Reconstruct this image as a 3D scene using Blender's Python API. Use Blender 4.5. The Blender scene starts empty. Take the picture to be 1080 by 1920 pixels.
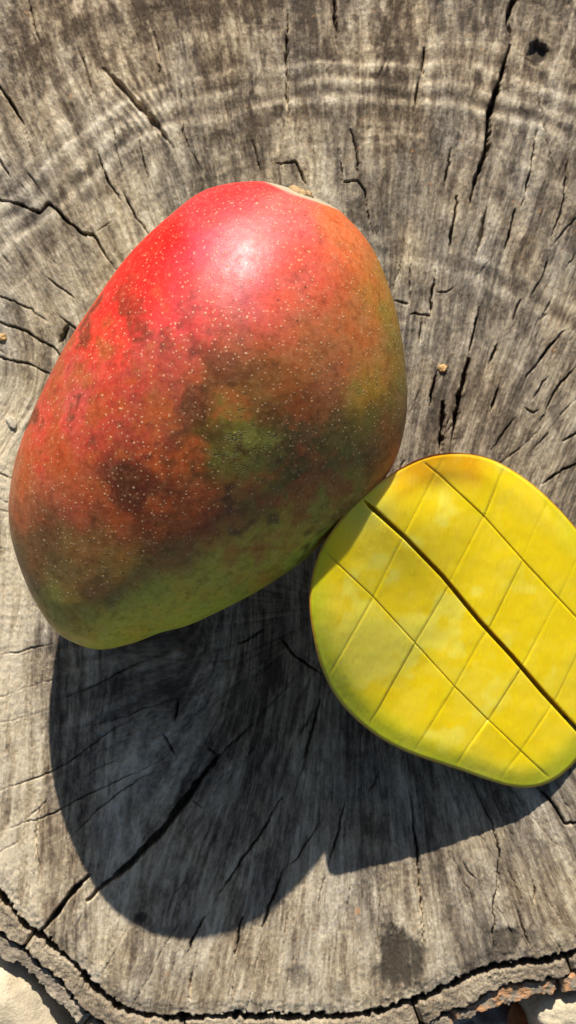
import bpy, math, random
import numpy as np
from mathutils import Vector

# ------------------------------------------------------------------ camera, sky, sun, exposure
scene = bpy.context.scene
K = 0.14e-3            # plan unit used for all layouts below: 0.14 mm
CAM_H = 0.430
SUN_EL, SUN_AZ = 31.0, -4.0     # elevation, azimuth from +Y (clockwise)

cam_d = bpy.data.cameras.new('camera'); cam = bpy.data.objects.new('camera', cam_d)
scene.collection.objects.link(cam); scene.camera = cam
cam.location = (0, 0, CAM_H)
cam_d.sensor_fit = 'VERTICAL'; cam_d.sensor_height = 36.0
cam_d.angle = 2 * math.atan(960 * K / CAM_H)
cam_d.clip_start = 0.01; cam_d.clip_end = 200
cam_d.dof.use_dof = True
cam_d.dof.focus_distance = CAM_H - 0.044
cam_d.dof.aperture_fstop = 32.0

world = bpy.data.worlds.new('World'); scene.world = world; world.use_nodes = True
wn = world.node_tree.nodes; wn.clear()
sky = wn.new('ShaderNodeTexSky'); sky.sky_type = 'NISHITA'; sky.sun_disc = False
sky.sun_elevation = math.radians(SUN_EL); sky.sun_rotation = math.radians(SUN_AZ)
bg = wn.new('ShaderNodeBackground'); bg.inputs['Strength'].default_value = 0.05
wo = wn.new('ShaderNodeOutputWorld')
world.node_tree.links.new(sky.outputs[0], bg.inputs[0]); world.node_tree.links.new(bg.outputs[0], wo.inputs[0])

sd = bpy.data.lights.new('sun', 'SUN'); so = bpy.data.objects.new('sun', sd); scene.collection.objects.link(so)
sd.energy = 5.0; sd.angle = math.radians(0.53); sd.color = (1.0, 0.93, 0.82)
sv = Vector((math.sin(math.radians(SUN_AZ)) * math.cos(math.radians(SUN_EL)),
             math.cos(math.radians(SUN_AZ)) * math.cos(math.radians(SUN_EL)), math.sin(math.radians(SUN_EL))))
so.rotation_euler = sv.to_track_quat('Z', 'Y').to_euler(); so.location = (0, 0.3, 0.6)

scene.view_settings.view_transform = 'Standard'; scene.view_settings.look = 'None'
scene.view_settings.gamma = 1.0; scene.view_settings.exposure = 0.62
scene.view_settings.use_curve_mapping = False
COL = scene.collection

# ------------------------------------------------------------------ numeric helpers
def smooth(a, b, x):
    t = np.clip((x - a) / (b - a), 0, 1); return t * t * (3 - 2 * t)

def noise2(x, y, seed=0):
    rng = np.random.RandomState(seed); T = rng.rand(256, 256) * 2 - 1
    xi = np.floor(x).astype(int); yi = np.floor(y).astype(int)
    fx = x - xi; fy = y - yi
    fx = fx * fx * fx * (fx * (fx * 6 - 15) + 10); fy = fy * fy * fy * (fy * (fy * 6 - 15) + 10)
    x0 = xi & 255; x1 = (xi + 1) & 255; y0 = yi & 255; y1 = (yi + 1) & 255
    a = T[x0, y0] * (1 - fx) + T[x1, y0] * fx
    b = T[x0, y1] * (1 - fx) + T[x1, y1] * fx
    return a * (1 - fy) + b * fy

def fbm2(x, y, seed=0, octs=4, gain=0.5):
    s = 0; amp = 1; tot = 0
    for o in range(octs):
        s = s + amp * noise2(x * 2 ** o + 17.3 * o, y * 2 ** o + 5.1 * o, seed + o); tot += amp; amp *= gain
    return s / tot

def noise3(x, y, z, seed=0):
    rng = np.random.RandomState(seed); T = rng.rand(64, 64, 64) * 2 - 1
    i = [np.floor(c).astype(int) for c in (x, y, z)]
    f = [c - ci for c, ci in zip((x, y, z), i)]; f = [c * c * (3 - 2 * c) for c in f]
    r = 0
    for a in (0, 1):
        for b in (0, 1):
            for c in (0, 1):
                w = (f[0] if a else 1 - f[0]) * (f[1] if b else 1 - f[1]) * (f[2] if c else 1 - f[2])
                r = r + w * T[(i[0] + a) & 63, (i[1] + b) & 63, (i[2] + c) & 63]
    return r

def spline_closed(pts, n):
    """periodic Catmull-Rom through pts, resampled evenly to n points"""
    p = np.array(pts, float); m = len(p); out = []
    for i in range(m):
        p0, p1, p2, p3 = p[i - 1], p[i], p[(i + 1) % m], p[(i + 2) % m]
        for t in np.linspace(0, 1, 24, endpoint=False):
            out.append(0.5 * ((2 * p1) + (-p0 + p2) * t + (2 * p0 - 5 * p1 + 4 * p2 - p3) * t * t + (-p0 + 3 * p1 - 3 * p2 + p3) * t ** 3))
    out = np.array(out); q = np.vstack([out, out[:1]])
    s = np.concatenate([[0], np.cumsum(np.hypot(*np.diff(q, axis=0).T))])
    ss = np.linspace(0, s[-1], n, endpoint=False)
    return np.stack([np.interp(ss, s, q[:, 0]), np.interp(ss, s, q[:, 1])], 1)

def lin(c):
    c = np.array(c, float) / 255.0
    return np.where(c <= 0.04045, c / 12.92, ((c + 0.055) / 1.055) ** 2.4)

def make_mesh(name, V, F, mat=None, parent=None, attrs=None, shade=True):
    """V (n,3) metres, F (m,4 or 3) int -> ONE mesh object, built with numpy buffers"""
    V = np.asarray(V, np.float32); F = np.asarray(F, np.int32)
    me = bpy.data.meshes.new(name); k = F.shape[1]
    me.vertices.add(len(V)); me.vertices.foreach_set('co', V.ravel())
    me.loops.add(F.size); me.loops.foreach_set('vertex_index', F.ravel())
    me.polygons.add(len(F)); me.polygons.foreach_set('loop_start', np.arange(0, F.size, k, dtype=np.int32))
    me.update(calc_edges=True)
    if shade: me.polygons.foreach_set('use_smooth', np.ones(len(F), bool))
    for an, av in (attrs or {}).items():
        av = np.asarray(av, np.float32)
        if an == 'grain':
            a = me.attributes.new(an, 'FLOAT_VECTOR', 'POINT'); a.data.foreach_set('vector', av.ravel())
        elif av.ndim == 2:
            a = me.attributes.new(an, 'FLOAT_COLOR', 'POINT')
            c = np.ones((len(V), 4), np.float32); c[:, :3] = av; a.data.foreach_set('color', c.ravel())
        else:
            a = me.attributes.new(an, 'FLOAT', 'POINT'); a.data.foreach_set('value', av)
    me.validate(); me.update()
    o = bpy.data.objects.new(name, me); COL.objects.link(o)
    if mat: me.materials.append(mat)
    if parent: o.parent = parent
    return o

def grid_faces(nu, nv, wrap_u=False, base=0):
    """vertex index = base + u*nv + v"""
    u = np.arange(nu if wrap_u else nu - 1); v = np.arange(nv - 1)
    U, Vv = np.meshgrid(u, v, indexing='ij'); U2 = (U + 1) % nu
    return base + np.stack([U * nv + Vv, U2 * nv + Vv, U2 * nv + Vv + 1, U * nv + Vv + 1], -1).reshape(-1, 4)

def thing(name, label, cat, loc=(0, 0, 0), group=None):
    o = bpy.data.objects.new(name, None); COL.objects.link(o); o.location = loc
    o.empty_display_size = 0.01
    tag(o, label, cat, group); return o

def tag(o, label, cat, group=None):
    o['label'] = label; o['category'] = cat
    if group: o['group'] = group
    return o

def XY(px, py):
    """plan units -> metres on the stump plane"""
    return (np.asarray(px, float) - 540) * K, (960 - np.asarray(py, float)) * K

# ------------------------------------------------------------------ material helpers
class Mat:
    def __init__(s, name):
        s.m = bpy.data.materials.new(name); s.m.use_nodes = True
        s.n = s.m.node_tree.nodes; s.l = s.m.node_tree.links
        s.b = s.n['Principled BSDF']; s.co = s.n.new('ShaderNodeTexCoord').outputs['Object']
    def link(s, a, b): s.l.new(a, b)
    def attr(s, name, col=False):
        a = s.n.new('ShaderNodeAttribute'); a.attribute_name = name
        return a.outputs['Color' if col else 'Fac']
    def mapping(s, scale, rot=(0, 0, 0)):
        m = s.n.new('ShaderNodeMapping'); m.inputs['Scale'].default_value = scale; m.inputs['Rotation'].default_value = rot
        s.link(s.co, m.inputs[0]); return m.outputs[0]
    def noise(s, scale, detail=4, rough=0.55, vec=None, dist=0):
        t = s.n.new('ShaderNodeTexNoise'); t.inputs['Scale'].default_value = scale
        t.inputs['Detail'].default_value = detail; t.inputs['Roughness'].default_value = rough; t.inputs['Distortion'].default_value = dist
        s.link(vec or s.co, t.inputs['Vector']); return t.outputs['Fac']
    def voronoi(s, scale, vec=None, rnd=1.0, out='Distance'):
        t = s.n.new('ShaderNodeTexVoronoi'); t.inputs['Scale'].default_value = scale; t.inputs['Randomness'].default_value = rnd
        s.link(vec or s.co, t.inputs['Vector']); return t.outputs[out]
    def rng(s, v, a, b, c=0., d=1., clamp=True):
        t = s.n.new('ShaderNodeMapRange'); t.clamp = clamp
        for i, x in enumerate((a, b, c, d)): t.inputs[i + 1].default_value = x
        s.link(v, t.inputs[0]); return t.outputs[0]
    def math(s, op, a, b=None):
        t = s.n.new('ShaderNodeMath'); t.operation = op
        for i, x in enumerate((a, b)):
            if x is None: continue
            if isinstance(x, (int, float)): t.inputs[i].default_value = x
            else: s.link(x, t.inputs[i])
        return t.outputs[0]
    def mix(s, f, a, b, mode='MIX'):
        t = s.n.new('ShaderNodeMix'); t.data_type = 'RGBA'; t.blend_type = mode
        for i, x in ((0, f), (6, a), (7, b)):
            if isinstance(x, (int, float)): t.inputs[i].default_value = x
            elif isinstance(x, (tuple, list)): t.inputs[i].default_value = (*x[:3], 1)
            else: s.link(x, t.inputs[i])
        return t.outputs[2]
    def ramp(s, v, stops):
        t = s.n.new('ShaderNodeValToRGB'); e = t.color_ramp.elements
        while len(e) < len(stops): e.new(0.5)
        for el, (p, c) in zip(e, stops): el.position = p; el.color = (*c, 1)
        s.link(v, t.inputs[0]); return t.outputs[0]
    def bump(s, h, dist, strength=1.0, prev=None):
        t = s.n.new('ShaderNodeBump'); t.inputs['Distance'].default_value = dist; t.inputs['Strength'].default_value = strength
        s.link(h, t.inputs['Height'])
        if prev: s.link(prev, t.inputs['Normal'])
        return t.outputs[0]
    def done(s, color=None, normal=None, rough=None, **kw):
        if color is not None:
            if isinstance(color, tuple): s.b.inputs['Base Color'].default_value = (*color, 1)
            else: s.link(color, s.b.inputs['Base Color'])
        if normal is not None: s.link(normal, s.b.inputs['Normal'])
        if rough is not None:
            if isinstance(rough, (int, float)): s.b.inputs['Roughness'].default_value = rough
            else: s.link(rough, s.b.inputs['Roughness'])
        for k, v in kw.items(): s.b.inputs[k.replace('_', ' ')].default_value = v
        return s.m

def mat_wood():
    M = Mat('weathered_end_grain')
    tone = M.attr('tone'); warm = M.attr('warm'); stain = M.attr('stain')
    ga = M.n.new('ShaderNodeAttribute'); ga.attribute_name = 'grain'; M.co = ga.outputs['Vector']
    streak = M.noise(1.0, 5, 0.65, M.mapping((2600, 420, 800)))
    fine = M.noise(5200, 3, 0.6)
    t = M.math('ADD', tone, M.math('MULTIPLY', M.math('SUBTRACT', streak, 0.5), 0.70))
    t = M.math('ADD', t, M.math('MULTIPLY', M.math('SUBTRACT', fine, 0.5), 0.60))
    grit = M.noise(1.0, 4, 0.7, M.mapping((1500, 900, 900)))
    t = M.math('ADD', t, M.math('MULTIPLY', M.math('SUBTRACT', grit, 0.5), 0.8))
    cool = M.ramp(t, [(0.0, (0.060, 0.055, 0.048)), (0.28, (0.15, 0.136, 0.117)), (0.52, (0.275, 0.25, 0.212)), (0.75, (0.40, 0.365, 0.31)), (1.0, (0.60, 0.55, 0.46))])
    wrm = M.ramp(t, [(0.0, (0.075, 0.052, 0.033)), (0.28, (0.18, 0.132, 0.085)), (0.52, (0.335, 0.26, 0.17)), (0.75, (0.50, 0.405, 0.27)), (1.0, (0.68, 0.58, 0.42))])
    wv = M.math('ADD', warm, M.math('MULTIPLY', M.math('SUBTRACT', M.noise(900, 3), 0.5), 1.1))
    c = M.mix(M.rng(wv, 0.15, 0.95), cool, wrm)
    c = M.mix(stain, c, (0.055, 0.044, 0.032))
    orange = M.math('MULTIPLY', M.rng(M.noise(420, 2), 0.68, 0.74), M.rng(M.noise(60, 2), 0.5, 0.62))
    c = M.mix(M.math('MULTIPLY', orange, 0.7), c, (0.55, 0.27, 0.10))
    nb = M.bump(streak, 0.0005, 0.85)
    nb = M.bump(grit, 0.0005, 0.8, nb); nb = M.bump(fine, 0.00022, 0.8, nb)
    return M.done(c, nb, 0.85, Specular_IOR_Level=0.25)

def mat_bark():
    M = Mat('grey_bark')
    tone = M.attr('tone'); org = M.attr('orange')
    n = M.noise(500, 6, 0.65); f = M.noise(2600, 4, 0.6)
    t = M.math('ADD', tone, M.math('MULTIPLY', M.math('SUBTRACT', n, 0.5), 0.8))
    c = M.ramp(t, [(0.0, (0.06, 0.046, 0.034)), (0.4, (0.18, 0.148, 0.11)), (0.7, (0.32, 0.268, 0.20)), (1.0, (0.48, 0.41, 0.30))])
    o = M.math('MULTIPLY', org, M.rng(M.noise(330, 3), 0.45, 0.56))
    c = M.mix(o, c, M.ramp(f, [(0.3, (0.36, 0.17, 0.08)), (0.7, (0.52, 0.31, 0.16))]))
    nb = M.bump(n, 0.0007, 0.8); nb = M.bump(f, 0.0003, 0.8, nb)
    return M.done(c, nb, 0.9, Specular_IOR_Level=0.2)

def mat_skin():
    M = Mat('mango_skin')
    base = M.attr('tint', True); scab = M.attr('scab'); pale = M.attr('stem_pale')
    big = M.noise(130, 5, 0.6, dist=0.4); mid = M.noise(430, 5, 0.65); fine = M.noise(2400, 3, 0.6)
    c = M.mix(M.rng(big, 0.40, 0.66, 0, 0.75), base, M.mix(1.0, base, (1.25, 0.80, 0.55), 'MULTIPLY'))
    c = M.mix(M.rng(mid, 0.48, 0.70, 0, 0.8), c, M.mix(1.0, c, (0.55, 0.50, 0.42), 'MULTIPLY'))
    c = M.mix(M.rng(mid, 0.45, 0.28, 0, 0.5), c, M.mix(0.35, c, (0.55, 0.27, 0.15)))
    c = M.mix(M.rng(fine, 0.35, 0.75, 0.0, 0.35), c, M.mix(1.0, c, (0.62, 0.58, 0.55), 'MULTIPLY'))
    grime = M.noise(1050, 4, 0.7)
    c = M.mix(M.rng(grime, 0.50, 0.70, 0, 0.5), c, M.mix(1.0, c, (0.52, 0.50, 0.48), 'MULTIPLY'))
    c = M.mix(M.rng(grime, 0.46, 0.30, 0, 0.35), c, M.mix(0.4, c, (0.70, 0.36, 0.20)))
    # pale lenticels, two sizes, thinned out by a random cell value
    d1 = M.voronoi(430); k1 = M.voronoi(430, out='Color')
    sep = M.n.new('ShaderNodeSeparateColor'); M.link(k1, sep.inputs[0])
    dot1 = M.math('MULTIPLY', M.rng(d1, 0.16, 0.08), M.rng(sep.outputs[0], 0.35, 0.5))
    d2 = M.voronoi(820); dot2 = M.rng(d2, 0.23, 0.10)
    paler = M.mix(0.55, c, (0.78, 0.55, 0.30))
    c = M.mix(M.math('MULTIPLY', dot1, 0.7), c, paler)
    c = M.mix(M.math('MULTIPLY', dot2, 0.68), c, paler)
    # few brown freckles
    dark = M.math('MULTIPLY', M.rng(M.voronoi(300), 0.11, 0.05), M.rng(M.noise(95, 2), 0.52, 0.6))
    c = M.mix(M.math('MULTIPLY', dark, 0.85), c, (0.045, 0.022, 0.012))
    # netted scab with black pits
    pit = M.math('MULTIPLY', M.rng(M.math('ADD', M.voronoi(2100), M.math('MULTIPLY', M.noise(1500, 3), 0.35)), 0.62, 0.46), M.rng(M.noise(420, 4), 0.50, 0.60))
    scab = M.math('MULTIPLY', scab, M.rng(M.noise(380, 5, 0.7), 0.34, 0.58))
    c = M.mix(scab, c, M.mix(M.rng(mid, 0.35, 0.65), (0.13, 0.13, 0.015), (0.24, 0.23, 0.05)))
    c = M.mix(M.math('MULTIPLY', pit, M.rng(scab, 0.15, 0.5)), c, (0.012, 0.010, 0.006))
    c = M.mix(pale, c, M.mix(mid, (0.34, 0.29, 0.20), (0.48, 0.43, 0.32)))
    h = M.math('ADD', M.math('MULTIPLY', dot1, 0.8), M.math('MULTIPLY', dot2, 0.4))
    h = M.math('ADD', h, M.math('MULTIPLY', M.math('MULTIPLY', pit, scab), -2.0))
    nb = M.bump(M.noise(120, 3, 0.45), 0.0008, 0.35)
    nb = M.bump(h, 0.00012, 0.9, nb)
    nb = M.bump(fine, 0.00006, 0.8, nb)
    M.b.inputs['Subsurface Radius'].default_value = (1, 0.35, 0.1)
    return M.done(c, nb, M.rng(mid, 0.3, 0.7, 0.34, 0.50), Specular_IOR_Level=0.36, Subsurface_Weight=0.08, Subsurface_Scale=0.0015)

def mat_flesh():
    M = Mat('mango_flesh')
    base = M.attr('tint', True)
    n = M.noise(95, 5, 0.6, dist=0.6); f = M.noise(1.0, 4, 0.6, M.mapping((1300, 330, 600), (0, 0, 0.75)))
    c = M.mix(M.rng(n, 0.45, 0.66, 0, 0.6), base, M.mix(0.4, base, (0.93, 0.77, 0.12)))
    c = M.mix(M.rng(f, 0.5, 0.78, 0, 0.28), c, M.mix(1.0, c, (0.86, 0.74, 0.4), 'MULTIPLY'))
    c = M.mix(M.rng(M.noise(620, 3), 0.6, 0.75, 0, 0.25), c, (0.93, 0.76, 0.10))
    nb = M.bump(f, 0.00022, 0.5); nb = M.bump(M.noise(1500, 3), 0.00006, 0.5, nb)
    M.b.inputs['Subsurface Radius'].default_value = (1, 0.6, 0.08)
    return M.done(c, nb, M.rng(n, 0.3, 0.7, 0.26, 0.42), Specular_IOR_Level=0.36, Subsurface_Weight=0.45, Subsurface_Scale=0.003)

def mat_stone(name, c0, c1, scale=160, rough=0.9, bumpd=0.001):
    M = Mat(name)
    n = M.noise(scale, 6, 0.62); f = M.noise(scale * 9, 4, 0.6)
    c = M.mix(M.rng(n, 0.35, 0.68), c0, c1)
    c = M.mix(M.rng(f, 0.4, 0.8, 0, 0.5), c, M.mix(1.0, c, (0.55, 0.52, 0.48), 'MULTIPLY'))
    nb = M.bump(n, bumpd, 0.8); nb = M.bump(f, bumpd * 0.3, 0.8, nb)
    return M.done(c, nb, rough, Specular_IOR_Level=0.25)

WOOD, BARK, SKIN, FLESH = mat_wood(), mat_bark(), mat_skin(), mat_flesh()
PALE = mat_stone('pale_sandstone', (0.50, 0.42, 0.29), (0.66, 0.57, 0.41))
BRICK = mat_stone('orange_brick', (0.50, 0.19, 0.08), (0.66, 0.33, 0.16), 300)
GREYST = mat_stone('grey_stone', (0.20, 0.19, 0.18), (0.36, 0.34, 0.31), 260)
CHIPM = mat_stone('fresh_wood_chip', (0.62, 0.36, 0.14), (0.74, 0.50, 0.24), 700)
CREAM = mat_stone('bleached_splinter', (0.62, 0.54, 0.40), (0.72, 0.64, 0.50), 700)
SOIL = mat_stone('dry_soil', (0.17, 0.145, 0.115), (0.36, 0.31, 0.24), 60, 0.95, 0.003)
STEM = mat_stone('corky_stem', (0.36, 0.22, 0.10), (0.60, 0.44, 0.25), 1500, 0.9, 0.0004)

# ------------------------------------------------------------------ ground
GZ = -0.046
def build_ground():
    s = np.concatenate([-np.geomspace(30, 0.32, 18), np.linspace(-0.3, 0.3, 121), np.geomspace(0.32, 30, 18)])
    X, Y = np.meshgrid(s, s, indexing='ij')
    near = np.exp(-(X ** 2 + Y ** 2) / 0.4 ** 2)
    Z = GZ + near * (0.004 * fbm2(X * 30, Y * 30, 71) + 0.0012 * fbm2(X * 180, Y * 180, 72))
    g = make_mesh('ground', np.stack([X, Y, Z], -1).reshape(-1, 3), grid_faces(len(s), len(s)), SOIL)
    g['kind'] = 'structure'
build_ground()

# ------------------------------------------------------------------ tree stump
OUTLINE = [(0, 1678), (40, 1730), (70, 1751), (112, 1787), (160, 1832), (200, 1875), (245, 1899), (330, 1911), (400, 1907),
           (470, 1906), (560, 1906), (640, 1908), (700, 1898), (760, 1885), (830, 1857), (900, 1826), (940, 1813), (1000, 1806),
           (1080, 1786), (1160, 1738), (1260, 1610), (1360, 1370), (1420, 1050), (1410, 700), (1335, 350), (1180, 60), (950, -140),
           (650, -225), (350, -190), (60, -120), (-150, 150), (-225, 550), (-265, 900), (-250, 1180), (-190, 1420), (-100, 1580), (-45, 1636)]
LOOP = spline_closed(OUTLINE, 3600)
PITH = (655, 1135)

CRACKS = [  # (width, depth mm, points) in plan units
 (9, 6, [(968, -60), (965, 0), (950, 36), (957, 60)]), (10, 7, [(957, 85), (945, 130), (928, 180), (918, 215), (914, 252), (912, 280), (898, 311), (886, 348), (882, 384)]),
 (6, 4, [(898, 575), (890, 618), (879, 672)]), (11, 7, [(879, 672), (872, 702), (861, 748), (855, 781), (850, 824)]),
 (9, 6, [(830, 752), (828, 806), (825, 856)]), (7, 5, [(820, 694), (811, 726), (807, 764)]),
 (11, 3, [(911, 388), (907, 430), (891, 484)]), (8, 5, [(857, 368), (851, 425), (845, 472)]),
 (5, 3, [(635, 280), (641, 344), (672, 342), (685, 360), (690, 402), (701, 452)]), (7, 4, [(656, 243), (669, 285), (674, 342)]),
 (6, 4, [(815, 510), (810, 592), (770, 589)]), (4, 3, [(738, 565), (766, 571)]), (5, 3, [(771, 496), (769, 586)]), (4, 3, [(817, 549), (839, 547), (850, 538)]),
 (7, 2.5, [(789, 594), (787, 645)]), (6, 4, [(1057, 620), (1019, 663), (986, 708)]), (5, 3.5, [(1085, 685), (1043, 724), (1012, 790)]),
 (7, 4, [(933, 645), (917, 682)]), (8, 4, [(934, 730), (921, 771)]), (7, 2.5, [(976, 563), (962, 604)]), (4, 3, [(1027, 706), (998, 750)]),
 (4, 3, [(984, 764), (1000, 775), (1012, 768)]), (5, 4, [(1090, 862), (1047, 887), (1017, 908)]), (4, 3, [(966, 784), (941, 818), (921, 845)]),
 (4, 3, [(1090, 806), (1053, 828)]), (3, 2, [(1005, 140), (1020, 230), (1035, 300), (1051, 366)]), (5, 3, [(1066, 290), (1055, 376), (1034, 442)]),
 (5, 3, [(1006, 245), (995, 325), (977, 392)]), (7, 4, [(966, 393), (947, 467)]), (6, 3, [(845, 278), (835, 352)]), (7, 4, [(795, 90), (793, 142)]),
 (6, 3, [(786, 145), (776, 222)]), (7, 5, [(622, -20), (628, 30), (631, 72)]), (6, 4, [(538, 20), (535, 80), (536, 150), (541, 225)]),
 (4, 3, [(469, 252), (478, 290), (488, 328)]), (6, 4, [(518, 306), (540, 302), (557, 300), (565, 322), (573, 348)]),
 (10, 2.2, [(193, 128), (240, 176), (280, 222), (326, 278)]), (4, 3, [(52, -10), (64, 48), (79, 97)]), (4, 2.5, [(141, 68), (168, 146), (172, 222)]),
 (4, 2.5, [(289, 48), (298, 128), (300, 160)]), (7, 5, [(-20, 140), (0, 165), (26, 202), (46, 236)]), (3, 2, [(46, 236), (60, 292)]),
 (5, 4, [(179, 278), (200, 336), (226, 376)]), (4, 3, [(224, 350), (250, 396), (279, 442)]), (4, 3, [(207, 224), (215, 282), (231, 322)]), (4, 3, [(259, 248), (269, 310), (281, 337)]),
 (3, 2.5, [(340, 138), (345, 250), (369, 300), (391, 348)]), (7, 5, [(-30, 366), (0, 372), (36, 378), (75, 396), (88, 378), (121, 411), (155, 442), (172, 443), (200, 486), (222, 512)]),
 (3, 2, [(44, 313), (88, 377)]), (3, 2, [(172, 443), (212, 414)]), (5, 3, [(-6, 294), (20, 334)]), (4, 3, [(-20, 548), (26, 565), (60, 583), (88, 603)]),
 (5, 3.5, [(-20, 598), (0, 604), (52, 625), (99, 651), (125, 678)]), (5, 3.5, [(-20, 664), (0, 669), (39, 681), (98, 704)]), (4, 3, [(86, 519), (141, 561)]), (4, 3, [(113, 594), (150, 623)]),
 (10, 2.5, [(127, 608), (121, 625), (112, 642)]), (13, 9, [(165, 1688), (222, 1636), (272, 1587), (300, 1556), (333, 1513), (367, 1469), (410, 1417)]), (4, 3, [(410, 1417), (444, 1386), (482, 1352)]),
 (10, 7, [(70, 1756), (84, 1740), (110, 1706), (139, 1669), (167, 1641)]), (6, 4, [(409, 1676), (444, 1624), (489, 1552), (530, 1495)]), (7, 4.5, [(440, 1790), (447, 1740), (455, 1720)]),
 (7, 5, [(492, 1740), (508, 1690), (529, 1634)]), (4, 3, [(529, 1634), (540, 1622), (556, 1613), (602, 1539)]), (6, 4, [(352, 1786), (366, 1752), (384, 1717)]),
 (3, 2.5, [(-20, 1486), (0, 1480), (83, 1452), (144, 1419), (222, 1363), (252, 1346)]), (3, 2.5, [(-20, 1565), (0, 1558), (67, 1533), (144, 1497), (230, 1460), (330, 1412)]),
 (3, 2.5, [(108, 1314), (206, 1269), (313, 1223)]), (3, 2, [(-10, 1230), (50, 1219), (102, 1207)]), (3, 2.5, [(126, 1576), (222, 1487), (300, 1440)]), (2.5, 2, [(110, 1374), (250, 1340), (390, 1288)]),
 (7, 4, [(334, 1312), (328, 1354)]), (4, 3, [(305, 1373), (334, 1420)]), (4, 3, [(388, 1401), (410, 1420)]), (3, 2, [(349, 1490), (384, 1520)]), (7, 4.5, [(600, 1311), (583, 1369), (573, 1424), (563, 1455)]),
 (6, 4, [(448, 1206), (496, 1178)]), (5, 4, [(526, 1195), (550, 1230), (604, 1265)]), (5, 4, [(768, 1480), (780, 1580), (787, 1660), (793, 1778)]),
 (5, 4, [(893, 1478), (921, 1550), (933, 1602), (931, 1640), (922, 1700), (929, 1788)]), (7, 5, [(1013, 1484), (1036, 1512), (1056, 1546), (1090, 1543)]), (5, 3.5, [(646, 1498), (637, 1556), (616, 1622)]),
 (5, 4, [(577, 1405), (572, 1450)]), (4, 3, [(963, 1688), (975, 1720), (996, 1782)]), (5, 3, [(522, 1655), (496, 1738)]), (4, 2.5, [(1000, 1640), (1004, 1700)]), (3, 2.5, [(690, 1490), (716, 1440)]),
 (4, 2.5, [(355, 1880), (360, 1815)]), (3, 2, [(540, 1700), (528, 1800)]), (3, 2, [(660, 1620), (648, 1720)]), (3, 2, [(712, 1650), (706, 1790)]), (3, 2, [(440, 1800), (436, 1885)]),
 (4, 2.5, [(74, 1500), (72, 1580), (76, 1660)]), (3, 2, [(610, 1640), (596, 1700)]), (4, 2.5, [(1035, 470), (1010, 530), (992, 560)]), (3, 2.5, [(1080, 470), (1062, 505)])]

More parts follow.
